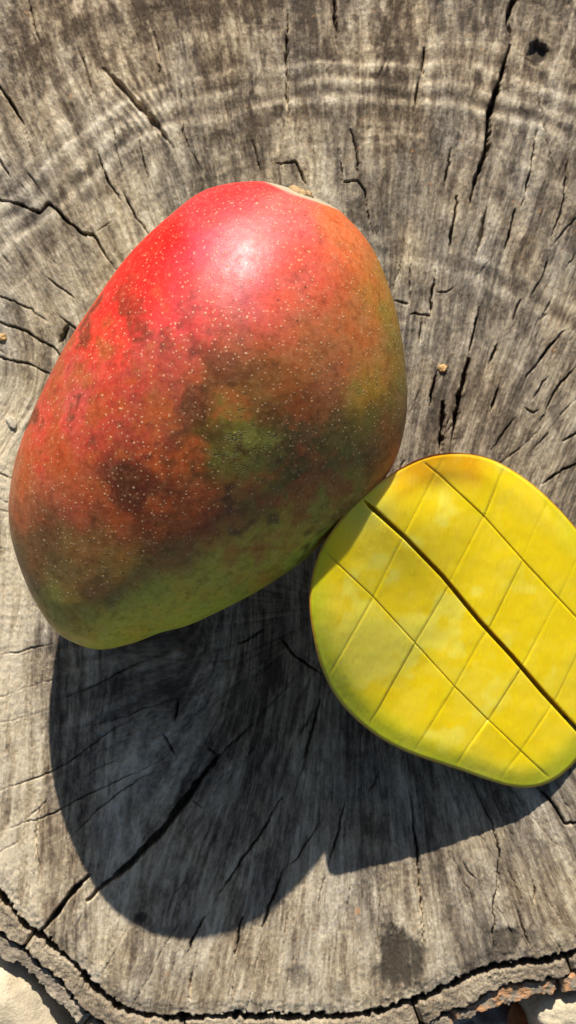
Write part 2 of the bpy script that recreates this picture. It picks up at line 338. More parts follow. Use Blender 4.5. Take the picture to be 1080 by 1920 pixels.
def build_stump():
    root = thing('tree_stump', 'weathered grey sawn tree stump with radial cracks, under both mango pieces', 'tree stump')
    # --- fine sheet of end grain: dense where it is looked at, stretched outwards
    def axis(lo, hi, a, b, step):
        mid = np.arange(a, b + step, step); L = [a]; d = step
        while L[-1] > lo: d = min(d * 1.12, 18); L.append(L[-1] - d)
        R = [mid[-1]]; d = step
        while R[-1] < hi: d = min(d * 1.12, 18); R.append(R[-1] + d)
        return np.concatenate([np.array(L[1:][::-1]), mid, np.array(R[1:])])
    xs = axis(-300, 1460, -24, 1104, 2.0); ys = axis(-260, 1940, -24, 1922, 2.0)
    X, Y = np.meshgrid(xs, ys, indexing='ij')
    dx, dy = X - PITH[0], Y - PITH[1]
    R = np.hypot(dx * 1.04, dy) * (1 + 0.045 * fbm2(X / 330, Y / 330, 5, 3)) + 5 * fbm2(X / 40, Y / 40, 6, 3)
    TH = np.arctan2(dy, dx)
    # --- distance to the rim
    ang_l = np.unwrap(np.arctan2(LOOP[:, 1] - 850, LOOP[:, 0] - 600)); rr = np.hypot(LOOP[:, 0] - 600, LOOP[:, 1] - 850)
    o = np.argsort(np.mod(ang_l, 2 * np.pi)); al = np.mod(ang_l, 2 * np.pi)[o]; rl = rr[o]
    al = np.concatenate([al - 2 * np.pi, al, al + 2 * np.pi]); rl = np.concatenate([rl] * 3)
    pol = np.mod(np.arctan2(Y - 850, X - 600), 2 * np.pi); RIM = np.interp(pol, al, rl) - np.hypot(X - 600, Y - 850)
    # --- relief in mm
    gu = PITH[0] + dx / (np.sqrt(dy ** 2 + 320.0 ** 2) / 760) ** (0.75 * (1 - 0.9 * smooth(470, 170, X) * smooth(560, 900, Y)))            # across the rays: fans out from the pith
    wx = gu + 9 * fbm2(X / 60, Y / 160, 11, 3)
    st1 = fbm2(wx / 22, Y / 210, 12, 3); st2 = fbm2(wx / 7, Y / 85, 13, 2); st3 = fbm2(wx / 60, Y / 300, 14, 3)
    rad = fbm2(TH * 34, R / 170, 15, 3); blot = fbm2(X / 34, Y / 52, 16, 4, 0.6); blot2 = fbm2(X / 15, Y / 24, 17, 3, 0.6)
    big = fbm2(X / 260, Y / 260, 18, 3)
    ringn = fbm2(R / 24, TH * 1.2 + 40, 19, 3, 0.6); ringw = np.clip(0.16 + 0.9 * smooth(640, 980, R) * smooth(-0.35, 0.2, -np.sin(TH) - 0.5), 0, 1)
    Z = 0.45 * big + 0.10 * st1 + 0.055 * st2 + 0.16 * rad + 0.10 * blot2 + 0.20 * ringn * ringw + 0.12 * fbm2(X / 4.5, Y / 8, 27, 2) + 0.10 * fbm2(wx / 5, Y / 30, 28, 2)
    top = smooth(420, -40, Y); leftpale = smooth(110, 20, X + 18 * st3) * smooth(640, 820, Y)
    Z += 0.30 * top * blot
    # ripples of the saw near the upper left
    s0 = (X - 225) * 0.55 + (Y - 215) * 0.83; s1 = (X - 225) * 0.83 - (Y - 215) * 0.55
    arc = s1 + 0.0022 * s0 ** 2
    rip = np.exp(-((X - 262) / 60) ** 2 - ((Y - 205) / 75) ** 2) * np.sin((Y - 0.0035 * (X - 150) ** 2 - 0.55 * X) / 3.4 + 1.5 * blot)
    Z += 0.22 * rip
    # --- tone
    tone = 0.50 + 0.24 * st1 + 0.20 * st2 + 0.26 * st3 + 0.20 * rad + 0.20 * blot + 0.22 * blot2 + 0.26 * fbm2(wx / 4.5, Y / 40, 29, 2) + 0.16 * big
    tone += 0.12 * ringn * ringw + 0.16 * rip
    for yy, w, a in ((-1075, 12, .16), (-1050, 12, -.18), (-1028, 9, .34), (-1006, 9, -.22), (-985, 9, .34), (-965, 8, -.24), (-945, 9, .42), (-915, 20, -.20), (-868, 7, .20), (-835, 9, -.12), (-760, 8, .12), (-690, 9, .24), (-668, 9, -.16), (-648, 9, .26), (-610, 20, -.14), (-540, 7, .14)):
        seg = smooth(-0.25, -0.6, np.sin(TH)) * (0.55 + 0.45 * smooth(-0.3, 0.3, fbm2(TH * 5, R / 90, 33, 2) + 0.1))
        tone += a * seg * np.exp(-((R + yy) / w) ** 2) * (0.75 + 0.6 * st1)
        Z += 0.5 * a * seg * np.exp(-((R + yy) / w) ** 2)
    dk = smooth(0.05, 0.42, blot + 0.25 * st1 + 0.22 * top - 0.1)
    tone -= 0.40 * dk * (0.25 + 0.75 * smooth(700, 100, Y)) + 0.07 * smooth(900, 300, Y) * smooth(120, 500, X)
    tone += 0.56 * leftpale * (0.8 + 0.9 * st1) + 0.14 * smooth(1450, 1720, Y)
    Z += 0.35 * leftpale * (st2 + st1)
    band = np.exp(-((Y - 12 + 0.10 * (X - 540) + 30 * big) / 26) ** 2) * smooth(20, 200, X)
    tone -= 0.16 * band
    tone -= 0.20 * np.exp(-((Y - 95 + 0.42 * (X - 60)) / 16) ** 2) * smooth(220, 120, X)
    warm = 0.62 + 0.35 * fbm2(X / 70, Y / 120, 21, 3) + 0.25 * leftpale + 0.16 * smooth(1350, 1700, Y) + 0.22 * smooth(330, 40, Y)
    brown = np.exp(-((X - 500 - 30 * st3) / 95) ** 2 - ((Y - 1330 - 60 * big) / 150) ** 2)
    warm += 0.7 * brown; tone -= 0.05 * brown
    # --- knots and rot spots (ragged)
    stain = np.zeros_like(X)
    for cx, cy, rx, ry, s, dz in ((748, 1803, 46, 58, 1.0, .4), (1010, 101, 19, 20, .9, 2.2), (950, 1768, 26, 24, .62, .4), (1000, 1755, 15, 22, .4, .2), (640, 1860, 22, 20, .35, .2),
                                  (560, 1835, 20, 22, .3, .2), (262, 1722, 16, 12, .7, .6), (148, 208, 22, 26, .3, .2), (145, 335, 18, 20, .4, .2), (700, 470, 30, 18, .25, 0), (800, 655, 26, 20, .25, 0),
                                  (940, 800, 24, 40, .3, .1), (1040, 770, 16, 36, .35, .1), (640, 250, 50, 40, .22, 0), (330, 1745, 60, 16, .25, .2), (975, 540, 16, 36, .3, .2)):
        d = np.hypot((X - cx) / rx, (Y - cy) / ry) + 0.55 * blot2 + 0.3 * st1
        m = smooth(1.3, 0.5, d); stain = np.maximum(stain, 1.25 * s * m * (1.0 + 0.5 * np.clip(blot2 + st2, -1, 1))); Z -= dz * m
    stain = np.clip(stain, 0, 0.92)
    # --- cracks carved into the sheet
    carve = np.zeros_like(X); rng = np.random.RandomState(4)
    allc = [(w if w > 8 else w * 0.72, d if w > 8 else d * (0.35 + 0.065 * w), p, 1.3) for w, d, p in CRACKS]
    for i in range(170):      # fine drying checks running along the rays
        a = rng.rand() * 2 * np.pi; r = 120 + 900 * rng.rand() ** 0.7; L = rng.uniform(18, 95)
        px, py = PITH[0] + r * math.cos(a), PITH[1] + r * math.sin(a)
        if not (-30 < px < 1110 and -30 < py < 1900): continue
        da = rng.normal(0, 0.16); ux, uy = math.cos(a + da), math.sin(a + da)
        allc.append((rng.uniform(2.0, 3.4), rng.uniform(0.25, 1.0), [(px - ux * L / 2, py - uy * L / 2), (px + rng.normal(0, 2), py + rng.normal(0, 2)), (px + ux * L / 2, py + uy * L / 2)], 0.7))
    for i in range(70):       # long hairlines
        a = rng.rand() * 2 * np.pi; r = rng.uniform(200, 800); L = rng.uniform(110, 330); px, py = PITH[0] + r * math.cos(a), PITH[1] + r * math.sin(a)
        ts = np.linspace(-0.5, 0.5, 7); da = rng.normal(0, 0.07); ux, uy = math.cos(a + da), math.sin(a + da); wob = np.cumsum(rng.normal(0, 3, 7))
        allc.append((rng.uniform(1.8, 2.6), rng.uniform(0.3, 0.7), [(px + ux * L * t_ - uy * o_, py + uy * L * t_ + ux * o_) for t_, o_ in zip(ts, wob)], 1.0))
    for w, dep, pts, rough in allc:
        p = np.array(pts, float); s = np.concatenate([[0], np.cumsum(np.hypot(*np.diff(p, axis=0).T))])
        n = max(3, int(s[-1] / 5)); ss = np.linspace(0, s[-1], n)
        q = np.stack([np.interp(ss, s, p[:, 0]), np.interp(ss, s, p[:, 1])], 1)
        wander = np.cumsum(rng.normal(0, 0.55, (n, 2)), 0); wander -= np.linspace(0, 1, n)[:, None] * wander[-1]
        q += wander * rough + rng.normal(0, 0.45, (n, 2))
        tp = np.minimum(np.linspace(0, 1, n), np.linspace(1, 0, n)); tp = np.minimum(1, 0.25 + 2.6 * tp)
        rs = rng.rand(n); rs = (rs + np.roll(rs, 1) + np.roll(rs, 2)) / 3; ww = w * (0.45 + 1.0 * rs) * (0.35 + 0.65 * tp); dd = dep * tp * (0.55 + 0.8 * rs)
        for i in range(n - 1):
            a, b = q[i], q[i + 1]; hw = max(ww[i], ww[i + 1]) / 2 + 2
            i0, i1 = np.searchsorted(xs, (min(a[0], b[0]) - hw, max(a[0], b[0]) + hw)); j0, j1 = np.searchsorted(ys, (min(a[1], b[1]) - hw, max(a[1], b[1]) + hw))
            if i1 <= i0 or j1 <= j0: continue
            gx, gy = X[i0:i1, j0:j1], Y[i0:i1, j0:j1]; ab = b - a; L2 = max(1e-6, ab @ ab)
            t = np.clip(((gx - a[0]) * ab[0] + (gy - a[1]) * ab[1]) / L2, 0, 1)
            d = np.hypot(gx - a[0] - t * ab[0], gy - a[1] - t * ab[1]); h = (ww[i] * (1 - t) + ww[i + 1] * t) / 2
            prof = (dd[i] * (1 - t) + dd[i + 1] * t) * (1 - smooth(0.35, 1.3, d / np.maximum(h, 1.1)))
            prof *= np.minimum(1, h / 1.3)
            carve[i0:i1, j0:j1] = np.maximum(carve[i0:i1, j0:j1], prof)
    Z -= carve
    rag = 7 * fbm2(X / 8, Y / 8, 31, 3) + 5 * fbm2(X / 40, Y / 40, 32, 2)
    rim_d = RIM - 2 + rag
    Z -= 0.7 * smooth(34, 4, rim_d); Z -= 26 * smooth(5, -2, rim_d)
    keep = RIM > -9
    f = grid_faces(len(xs), len(ys)); f = f[keep.ravel()[f].all(1)]
    used = np.unique(f); remap = np.full(X.size, -1); remap[used] = np.arange(len(used))
    mx, my = XY(X, Y); V = np.stack([mx, my, Z * 1e-3], -1).reshape(-1, 3)[used]
    f = remap[f][:, ::-1]
    make_mesh('sawn_face', V, f, WOOD, root, {'tone': np.clip(tone, 0, 1).ravel()[used], 'warm': warm.ravel()[used], 'stain': stain.ravel()[used], 'grain': np.stack([gu * K, Y * K, 0 * Y], -1).reshape(-1, 3)[used]})
    # --- side of the wood under the bark
    nr = np.stack([np.roll(LOOP[:, 1], -1) - np.roll(LOOP[:, 1], 1), -(np.roll(LOOP[:, 0], -1) - np.roll(LOOP[:, 0], 1))], 1); nr /= np.linalg.norm(nr, axis=1)[:, None]
    if ((LOOP - np.array([600, 850])) * nr).sum() < 0: nr = -nr
    L2 = LOOP[::4] + nr[::4] * -3; zs = np.array([-9, -18, -30, GZ * 1e3 - 3])
    vv = []
    for p in L2:
        x, y = XY(*p)
        for z in zs: vv.append((x, y, z * 1e-3))
    vv = np.array(vv)
    make_mesh('trunk_side', vv, grid_faces(len(L2), len(zs), True), BARK, root, {'tone': 0.3 + 0 * vv[:, 0], 'orange': 0 * vv[:, 0]})
    # --- bark: an inner and an outer layer, each broken into slabs
    S = np.concatenate([[0], np.cumsum(np.hypot(*np.diff(LOOP, axis=0).T))]); tot = S[-1] + np.hypot(*(LOOP[0] - LOOP[-1]))
    def near(px, py): return int(np.argmin(np.hypot(LOOP[:, 0] - px, LOOP[:, 1] - py)))
    cuts_in = sorted({near(*c) for c in ((66, 1748), (345, 1910), (772, 1880), (1062, 1790), (1300, 1530), (1425, 980), (1330, 340), (930, -150), (500, -220), (40, -20), (-200, 450), (-262, 950), (-180, 1440))})
    cuts_out = sorted({near(*c) for c in ((30, 1715), (200, 1875), (520, 1906), (826, 1858), (1040, 1796), (1200, 1690), (1400, 1200), (1400, 640), (1080, -50), (640, -225), (200, -120), (-150, 300), (-255, 800), (-235, 1260))})
    def slab(i0, i1, a_fn, b_fn, top, seed, name, org=None):
        n = (i1 - i0) % len(LOOP); idx = (i0 + np.arange(n + 1)) % len(LOOP)
        vis = any(-60 < LOOP[i][0] < 1140 and LOOP[i][1] > 1500 for i in idx[::20])
        idx = idx if vis else idx[::4]
        g = 1 if vis else 4
        idx = idx[g:-g]
        P, N = LOOP[idx], nr[idx]; sl = S[idx]
        a = a_fn(sl); b = b_fn(sl); nt = 36 if vis else 12
        t = np.linspace(0, 1, nt)
        T, A = np.meshgrid(t, a); _, B = np.meshgrid(t, b); SL = np.repeat(sl[:, None], nt, 1)
        off = A + (B - A) * T
        edge_rag = 7 * fbm2(SL / 10, T * 2, seed + 1, 3)
        off = off + edge_rag
        px = P[:, :1] + N[:, :1] * off; py = P[:, 1:] + N[:, 1:] * off
        ends = np.minimum(np.arange(len(idx)), np.arange(len(idx))[::-1])[:, None] / (4 if vis else 1.5)
        z = top + 0.6 * fbm2(px / 45, py / 45, seed + 2, 4, 0.6) + 0.45 * fbm2(px / 10, py / 10, seed + 3, 4, 0.65) 
        z -= 0.7 * smooth(0.10, 0, T) + 1.3 * smooth(0.9, 1, T) + 1.8 * (1 - np.clip(ends, 0, 1))
        cols_x, cols_y, cols_z = [px], [py], [z]
        # outer flank down to the soil, inner flank into the gap
        inn = [(-0.5, -4), (-1.0, -14), (-0.5, -30)]; outw = [(1.5, -4), (3, -12), (5, -22), (8, -34), (14, GZ * 1e3 - top - 2)]
        ix = [(px[:, :1] + N[:, :1] * o_, py[:, :1] + N[:, 1:] * o_, z[:, :1] + zz) for o_, zz in inn[::-1]]
        ox = [(px[:, -1:] + N[:, :1] * (o_ + 4 * noise2(sl[:, None] / 20, 0 * sl[:, None] + zz, seed)), py[:, -1:] + N[:, 1:] * o_, z[:, -1:] + zz) for o_, zz in outw]
        px = np.hstack([c[0] for c in ix] + [px] + [c[0] for c in ox]); py = np.hstack([c[1] for c in ix] + [py] + [c[1] for c in ox]); z = np.hstack([c[2] for c in ix] + [z] + [c[2] for c in ox])
        # close the two ends with a skirt
        px = np.vstack([px[:1], px, px[-1:]]); py = np.vstack([py[:1], py, py[-1:]]); z = np.vstack([z[:1] - 22, z, z[-1:] - 22])
        x, y = XY(px, py); V = np.stack([x, y, np.maximum(z, GZ * 1e3 - 4) * 1e-3], -1).reshape(-1, 3)
        tn = 0.60 + 0.25 * fbm2(px / 50, py / 50, seed + 6, 3) + 0.12 * fbm2(px / 8, py / 8, seed + 7, 3)
        og = org(px, py) if org else 0 * px
        if name == 'rim_wood':
            g_u = PITH[0] + (px - PITH[0]) / (np.sqrt((py - PITH[1]) ** 2 + 320.0 ** 2) / 760) ** (0.75 * (1 - 0.9 * smooth(470, 170, px)))
            at = {'tone': np.clip(tn - 0.06, 0, 1).ravel(), 'warm': 0.75 + 0 * tn.ravel(), 'stain': 0 * tn.ravel(), 'grain': np.stack([g_u * K, py * K, 0 * py], -1).reshape(-1, 3)}
            make_mesh(name, V, grid_faces(*px.shape), WOOD, root, at)
        else:
            make_mesh(name, V, grid_faces(*px.shape), BARK, root, {'tone': tn.ravel(), 'orange': og.ravel()})
    def mid(sl): return 47 + 9 * noise2(sl / 120, 0 * sl, 51) + 3 * noise2(sl / 25, 0 * sl, 52)
    def org(px, py): return smooth(820, 880, px) * smooth(0.0, 14, (py - (1895 - 0.42 * (px - 813))))
    for k, c in enumerate(cuts_in):
        slab(c, cuts_in[(k + 1) % len(cuts_in)], lambda s: 7.0 + 2.5 * noise2(s / 60, 0 * s, 53), lambda s: mid(s) - 2.5, -0.5 - 0.3 * (k % 3), 100 + 10 * k, 'rim_wood')
    for k, c in enumerate(cuts_out):
        slab(c, cuts_out[(k + 1) % len(cuts_out)], lambda s: mid(s) + 1.5, lambda s: 74 + 7 * noise2(s / 70, 0 * s, 54), -1.8 - 0.6 * (k % 2), 300 + 10 * k, 'bark', org)
    return root
build_stump()

# ------------------------------------------------------------------ stones and crumbs round the stump
def rock(name, c, size, seed, mat, rotz=0.0, sub=4, power=0.75, rough=0.16):
    """lumpy angular stone: a sphere pushed towards a box, then broken up by noise; c = plan units + z of its BASE in mm"""
    n = 2 ** sub * 4; u = np.linspace(0, 2 * np.pi, n, endpoint=False); v = np.linspace(-np.pi / 2, np.pi / 2, n // 2 + 1)
    U, Vv = np.meshgrid(u, v, indexing='ij')
    d = np.stack([np.cos(Vv) * np.cos(U), np.cos(Vv) * np.sin(U), np.sin(Vv)], -1)
    d = np.sign(d) * np.abs(d) ** power
    r = 1 + rough * noise3(d[..., 0] * 1.6 + seed, d[..., 1] * 1.6, d[..., 2] * 1.6, seed) + rough * .3 * noise3(d[..., 0] * 5, d[..., 1] * 5 + seed, d[..., 2] * 5, seed + 1) + rough * .08 * noise3(d[..., 0] * 15, d[..., 1] * 15 + seed, d[..., 2] * 15, seed + 2)
    p = d * r[..., None] * np.array(size) * 0.5
    ca, sa = math.cos(rotz), math.sin(rotz); p = np.stack([p[..., 0] * ca - p[..., 1] * sa, p[..., 0] * sa + p[..., 1] * ca, p[..., 2]], -1)
    p[..., 2] -= p[..., 2].min()
    o = make_mesh(name, p.reshape(-1, 3) * 1e-3, grid_faces(*U.shape, True), mat)
    x, y = XY(c[0], c[1]); o.location = (float(x), float(y), c[2] * 1e-3)
    return o

gz = GZ * 1e3
tag(rock('sandstone_block', (-28, 2000, gz - 2), (46, 54, 47.5), 3, PALE, 0.5, 5, 0.6, 0.10), 'large pale sandy stone against the bark at the stump rim crossed by cracks', 'stone')
tag(rock('sandstone_block', (1118, 1945, gz - 2), (31, 27, 43), 7, PALE, 0.2, 5, 0.6, 0.12), 'smaller pale sandy stone beside the orange stained bark', 'stone')
tag(rock('brick_fragment', (1055, 2020, gz - 1), (17, 22, 40), 9, BRICK, 0.3, 4, 0.62, 0.16), 'bright orange brick fragment beside the smaller pale stone', 'brick')
tag(rock('brick_fragment', (150, 1996, gz - 1), (12, 11, 34), 11, BRICK, -0.3, 4, 0.62, 0.2), 'small orange brick fragment beside the large pale stone', 'brick')
tag(rock('pebble', (196, 2000, gz - 1), (10, 10, 30), 13, GREYST, 0.1, 4, 0.8, 0.2), 'grey pebble wedged beside the small orange brick fragment', 'pebble')
PB = [(905, 1985, 10), (945, 1972, 8), (962, 2000, 13), (925, 2015, 9), (1000, 1975, 9), (880, 2012, 8)]
for i, (px, py, s) in enumerate(PB):
    tag(rock('pebble', (px, py, gz - 1), (s, s * 0.85, s * 0.75), 20 + i, GREYST, i * 1.1, 3, 0.85, 0.25), 'grey pebble lying in the shade below the orange stained bark', 'pebble', 'pebbles in the shade of the stump')
tag(rock('wood_chip', (830, 690, -0.3), (2.0, 1.9, 1.0), 41, CHIPM, 0.4, 3, 0.8, 0.35), 'tiny orange chip beside the open dark crack near the mangoes', 'wood chip')
tag(rock('wood_chip', (4, 633, -0.3), (2.4, 1.8, 1.1), 42, CHIPM, 0.1, 3, 0.8, 0.35), 'tiny orange chip beside thin slanting cracks on the grey wood', 'wood chip')
tag(rock('wood_splinter', (22, 792, -0.3), (2.2, 3.2, 1.1), 43, CREAM, 0.5, 3, 0.8, 0.35), 'bleached cream splinter on the pale streak of the stump', 'splinter')

# ------------------------------------------------------------------ whole mango
# plan outline of the equator in plan units (already at its own height), axis height and half-thickness
MZ = 0.0355
MANGO = [(545, 352), (600, 373), (650, 412), (700, 473), (735, 560), (755, 650), (763, 740), (757, 810), (735, 875), (690, 935), (600, 1022),
         (560, 1058), (480, 1110), (400, 1151), (350, 1173), (300, 1186), (250, 1205), (190, 1217), (140, 1204), (100, 1176), (60, 1112), (32, 1040),
         (20, 980), (21, 925), (36, 850), (70, 762), (120, 662), (180, 570), (230, 500), (270, 455), (320, 410), (375, 368), (430, 350), (490, 346)]
MC = (385, 785)
# skin colours noted on the fruit itself: x, y, z in mm from its base centre, sRGB colour, albedo gain
TINTS = [
    (5.3, 47.4, 56.8, (222, 52, 62), 0.86), (-9.3, 36.8, 58.2, (232, 16, 18), 0.86), (-15.1, 28, 60.1, (224, 40, 36), 0.86), (3, 38.4, 63.7, (224, 60, 82), 0.86),
    (12.8, 29, 69, (214, 72, 86), 0.86), (-2.5, 22.3, 69.3, (212, 60, 66), 0.86), (-20.8, 15.9, 61.9, (206, 68, 52), 0.86), (-8.3, 10.4, 70, (180, 75, 62), 0.86),
    (22.1, 41.1, 60.8, (224, 98, 96), 0.86), (32, 40.1, 54.3, (206, 112, 66), 0.86), (22.2, 24.9, 67.2, (206, 104, 82), 0.86), (37.1, 31.7, 53.2, (200, 122, 62), 0.86),
    (41.5, 25.4, 48.9, (168, 134, 46), 0.86), (45.3, 16.4, 44.3, (150, 136, 56), 0.69), (31.7, 18.5, 60.8, (185, 118, 66), 0.86), (22.2, 12.9, 67.3, (170, 112, 58), 0.86),
    (9.6, 13.9, 71.9, (168, 88, 62), 0.86), (6.2, 5.7, 72, (150, 95, 50), 0.69), (-29.9, 6.8, 57.1, (190, 80, 68), 0.86), (-34.7, -6.7, 56.6, (202, 78, 56), 0.86),
    (-40.3, -18.9, 51.7, (180, 108, 68), 0.86), (-20.3, -3.5, 65.9, (165, 70, 45), 0.86), (-8.4, -1.3, 70.2, (150, 78, 50), 0.69), (-15.5, -18.2, 66.2, (122, 56, 26), 0.50),
    (-4.7, -14.6, 68.9, (138, 82, 44), 0.69), (-22.2, -26, 61.9, (142, 78, 42), 0.79), (3.3, -22.4, 64.5, (142, 82, 40), 1.20), (-26.7, -15.1, 62.4, (160, 85, 52), 0.86),
    (11.6, -7.1, 67.9, (106, 102, 24), 0.50), (7, -1.3, 70.8, (126, 118, 28), 0.50), (17.5, -13.6, 62, (92, 88, 24), 1.04), (27.4, 1.5, 61.3, (130, 98, 48), 0.50),
    (36.2, 7.4, 55.2, (176, 152, 44), 0.86), (39.6, 0, 50.1, (126, 114, 44), 0.52), (32.2, -6.6, 54.6, (120, 114, 48), 0.57), (45.1, -2.5, 42.9, (124, 100, 52), 1.00),
    (42, -11.1, 42.7, (146, 84, 42), 1.29), (27.3, -18.9, 51.4, (128, 122, 44), 1.38), (17.6, -27.4, 53, (146, 134, 40), 1.46), (5.1, -34.6, 54.9, (160, 148, 44), 1.46),
    (-9.7, -42.5, 53.3, (160, 158, 46), 1.46), (-22.5, -51, 47.3, (170, 170, 50), 1.46), (-3.8, -48.4, 42.5, (160, 176, 56), 1.46), (21.2, -33.7, 43, (150, 160, 54), 1.46),
    (-32, -46.2, 48.2, (130, 124, 54), 1.46), (-39.8, -34.8, 47.6, (130, 102, 60), 1.10), (-30.1, -32.2, 56.2, (118, 96, 48), 1.13), (-14.8, -34.7, 60.2, (146, 118, 46), 1.40),
    (-5.3, -31, 61.6, (138, 104, 42), 1.39), (-12.1, -21.4, 66.2, (88, 44, 24), 0.55), (-17.3, -14.1, 66.5, (100, 50, 26), 0.50), (-8.4, -17.5, 67.9, (112, 62, 34), 0.52),
    (-13.8, -26.4, 64.2, (110, 60, 32), 1.12), (-2.5, -22.4, 65.9, (128, 66, 32), 1.11), (-35, -28.6, 54.3, (122, 84, 52), 0.54), (-25.2, -34.7, 57.7, (112, 92, 46), 1.29),
    (-25.4, -9.2, 63.5, (176, 70, 46), 0.86), (-32.2, -18.7, 58.7, (170, 88, 58), 0.86), (1.2, -9.8, 69.9, (95, 76, 32), 0.50), (-3.4, -6.1, 70.7, (120, 74, 42), 0.50),
    (22.5, -5.7, 62.3, (112, 96, 50), 0.50), (-1.4, 32, 66, (222, 50, 70), 0.86), (-17.1, 20.5, 62.7, (216, 44, 36), 0.86), (-26.2, 13.7, 57.8, (206, 62, 44), 0.86),
    (12.8, 41, 63, (230, 92, 100), 0.86), (6.9, 22.2, 71, (196, 82, 82), 0.86), (17.5, 19.6, 69.8, (206, 96, 84), 0.86), (-14.2, 1, 68.5, (180, 72, 58), 0.86),
    (-26.7, -0.9, 62.2, (206, 86, 78), 0.86), (15.1, 5.7, 69.8, (150, 105, 52), 0.69), (32, 8.8, 59.4, (196, 112, 78), 0.86), (27, 32.4, 62.5, (206, 84, 76), 0.86),
    (38.2, 16.8, 54.2, (188, 120, 68), 0.86), (-1.1, 9.2, 71.8, (175, 78, 64), 0.86), (32.1, 29.4, 59.4, (200, 104, 66), 0.86), (12.6, -34.8, 49.7, (150, 142, 42), 1.46),
    (2.8, -41.1, 49.3, (150, 156, 46), 1.46), (11.7, -19, 62.6, (128, 108, 42), 1.17), (22.4, -25, 51, (122, 118, 40), 1.46), (34.8, -14.9, 47.6, (110, 104, 42), 1.34),
]
# olive scabs: x, y, z, radius in mm, strength
SCABS = [
    (9.8, -5.4, 69.1, 5.5, 0.8), (15.1, -6.9, 66.3, 4.5, 0.8), (7.1, -10.3, 68.5, 4, 0.75), (12.5, -12, 65.7, 5, 0.6),
    (7.2, -0.8, 70.9, 4, 0.5), (35.4, 6.8, 55.9, 2.6, 0.8), (37.7, 7.7, 53.8, 1.6, 0.6), (28.9, 22, 63.2, 1.3, 0.7),
    (41.3, 25.3, 49.3, 2, 0.5), (38.3, -1.3, 51, 3, 0.35), (15, -18.8, 60.8, 3.5, 0.25),
]

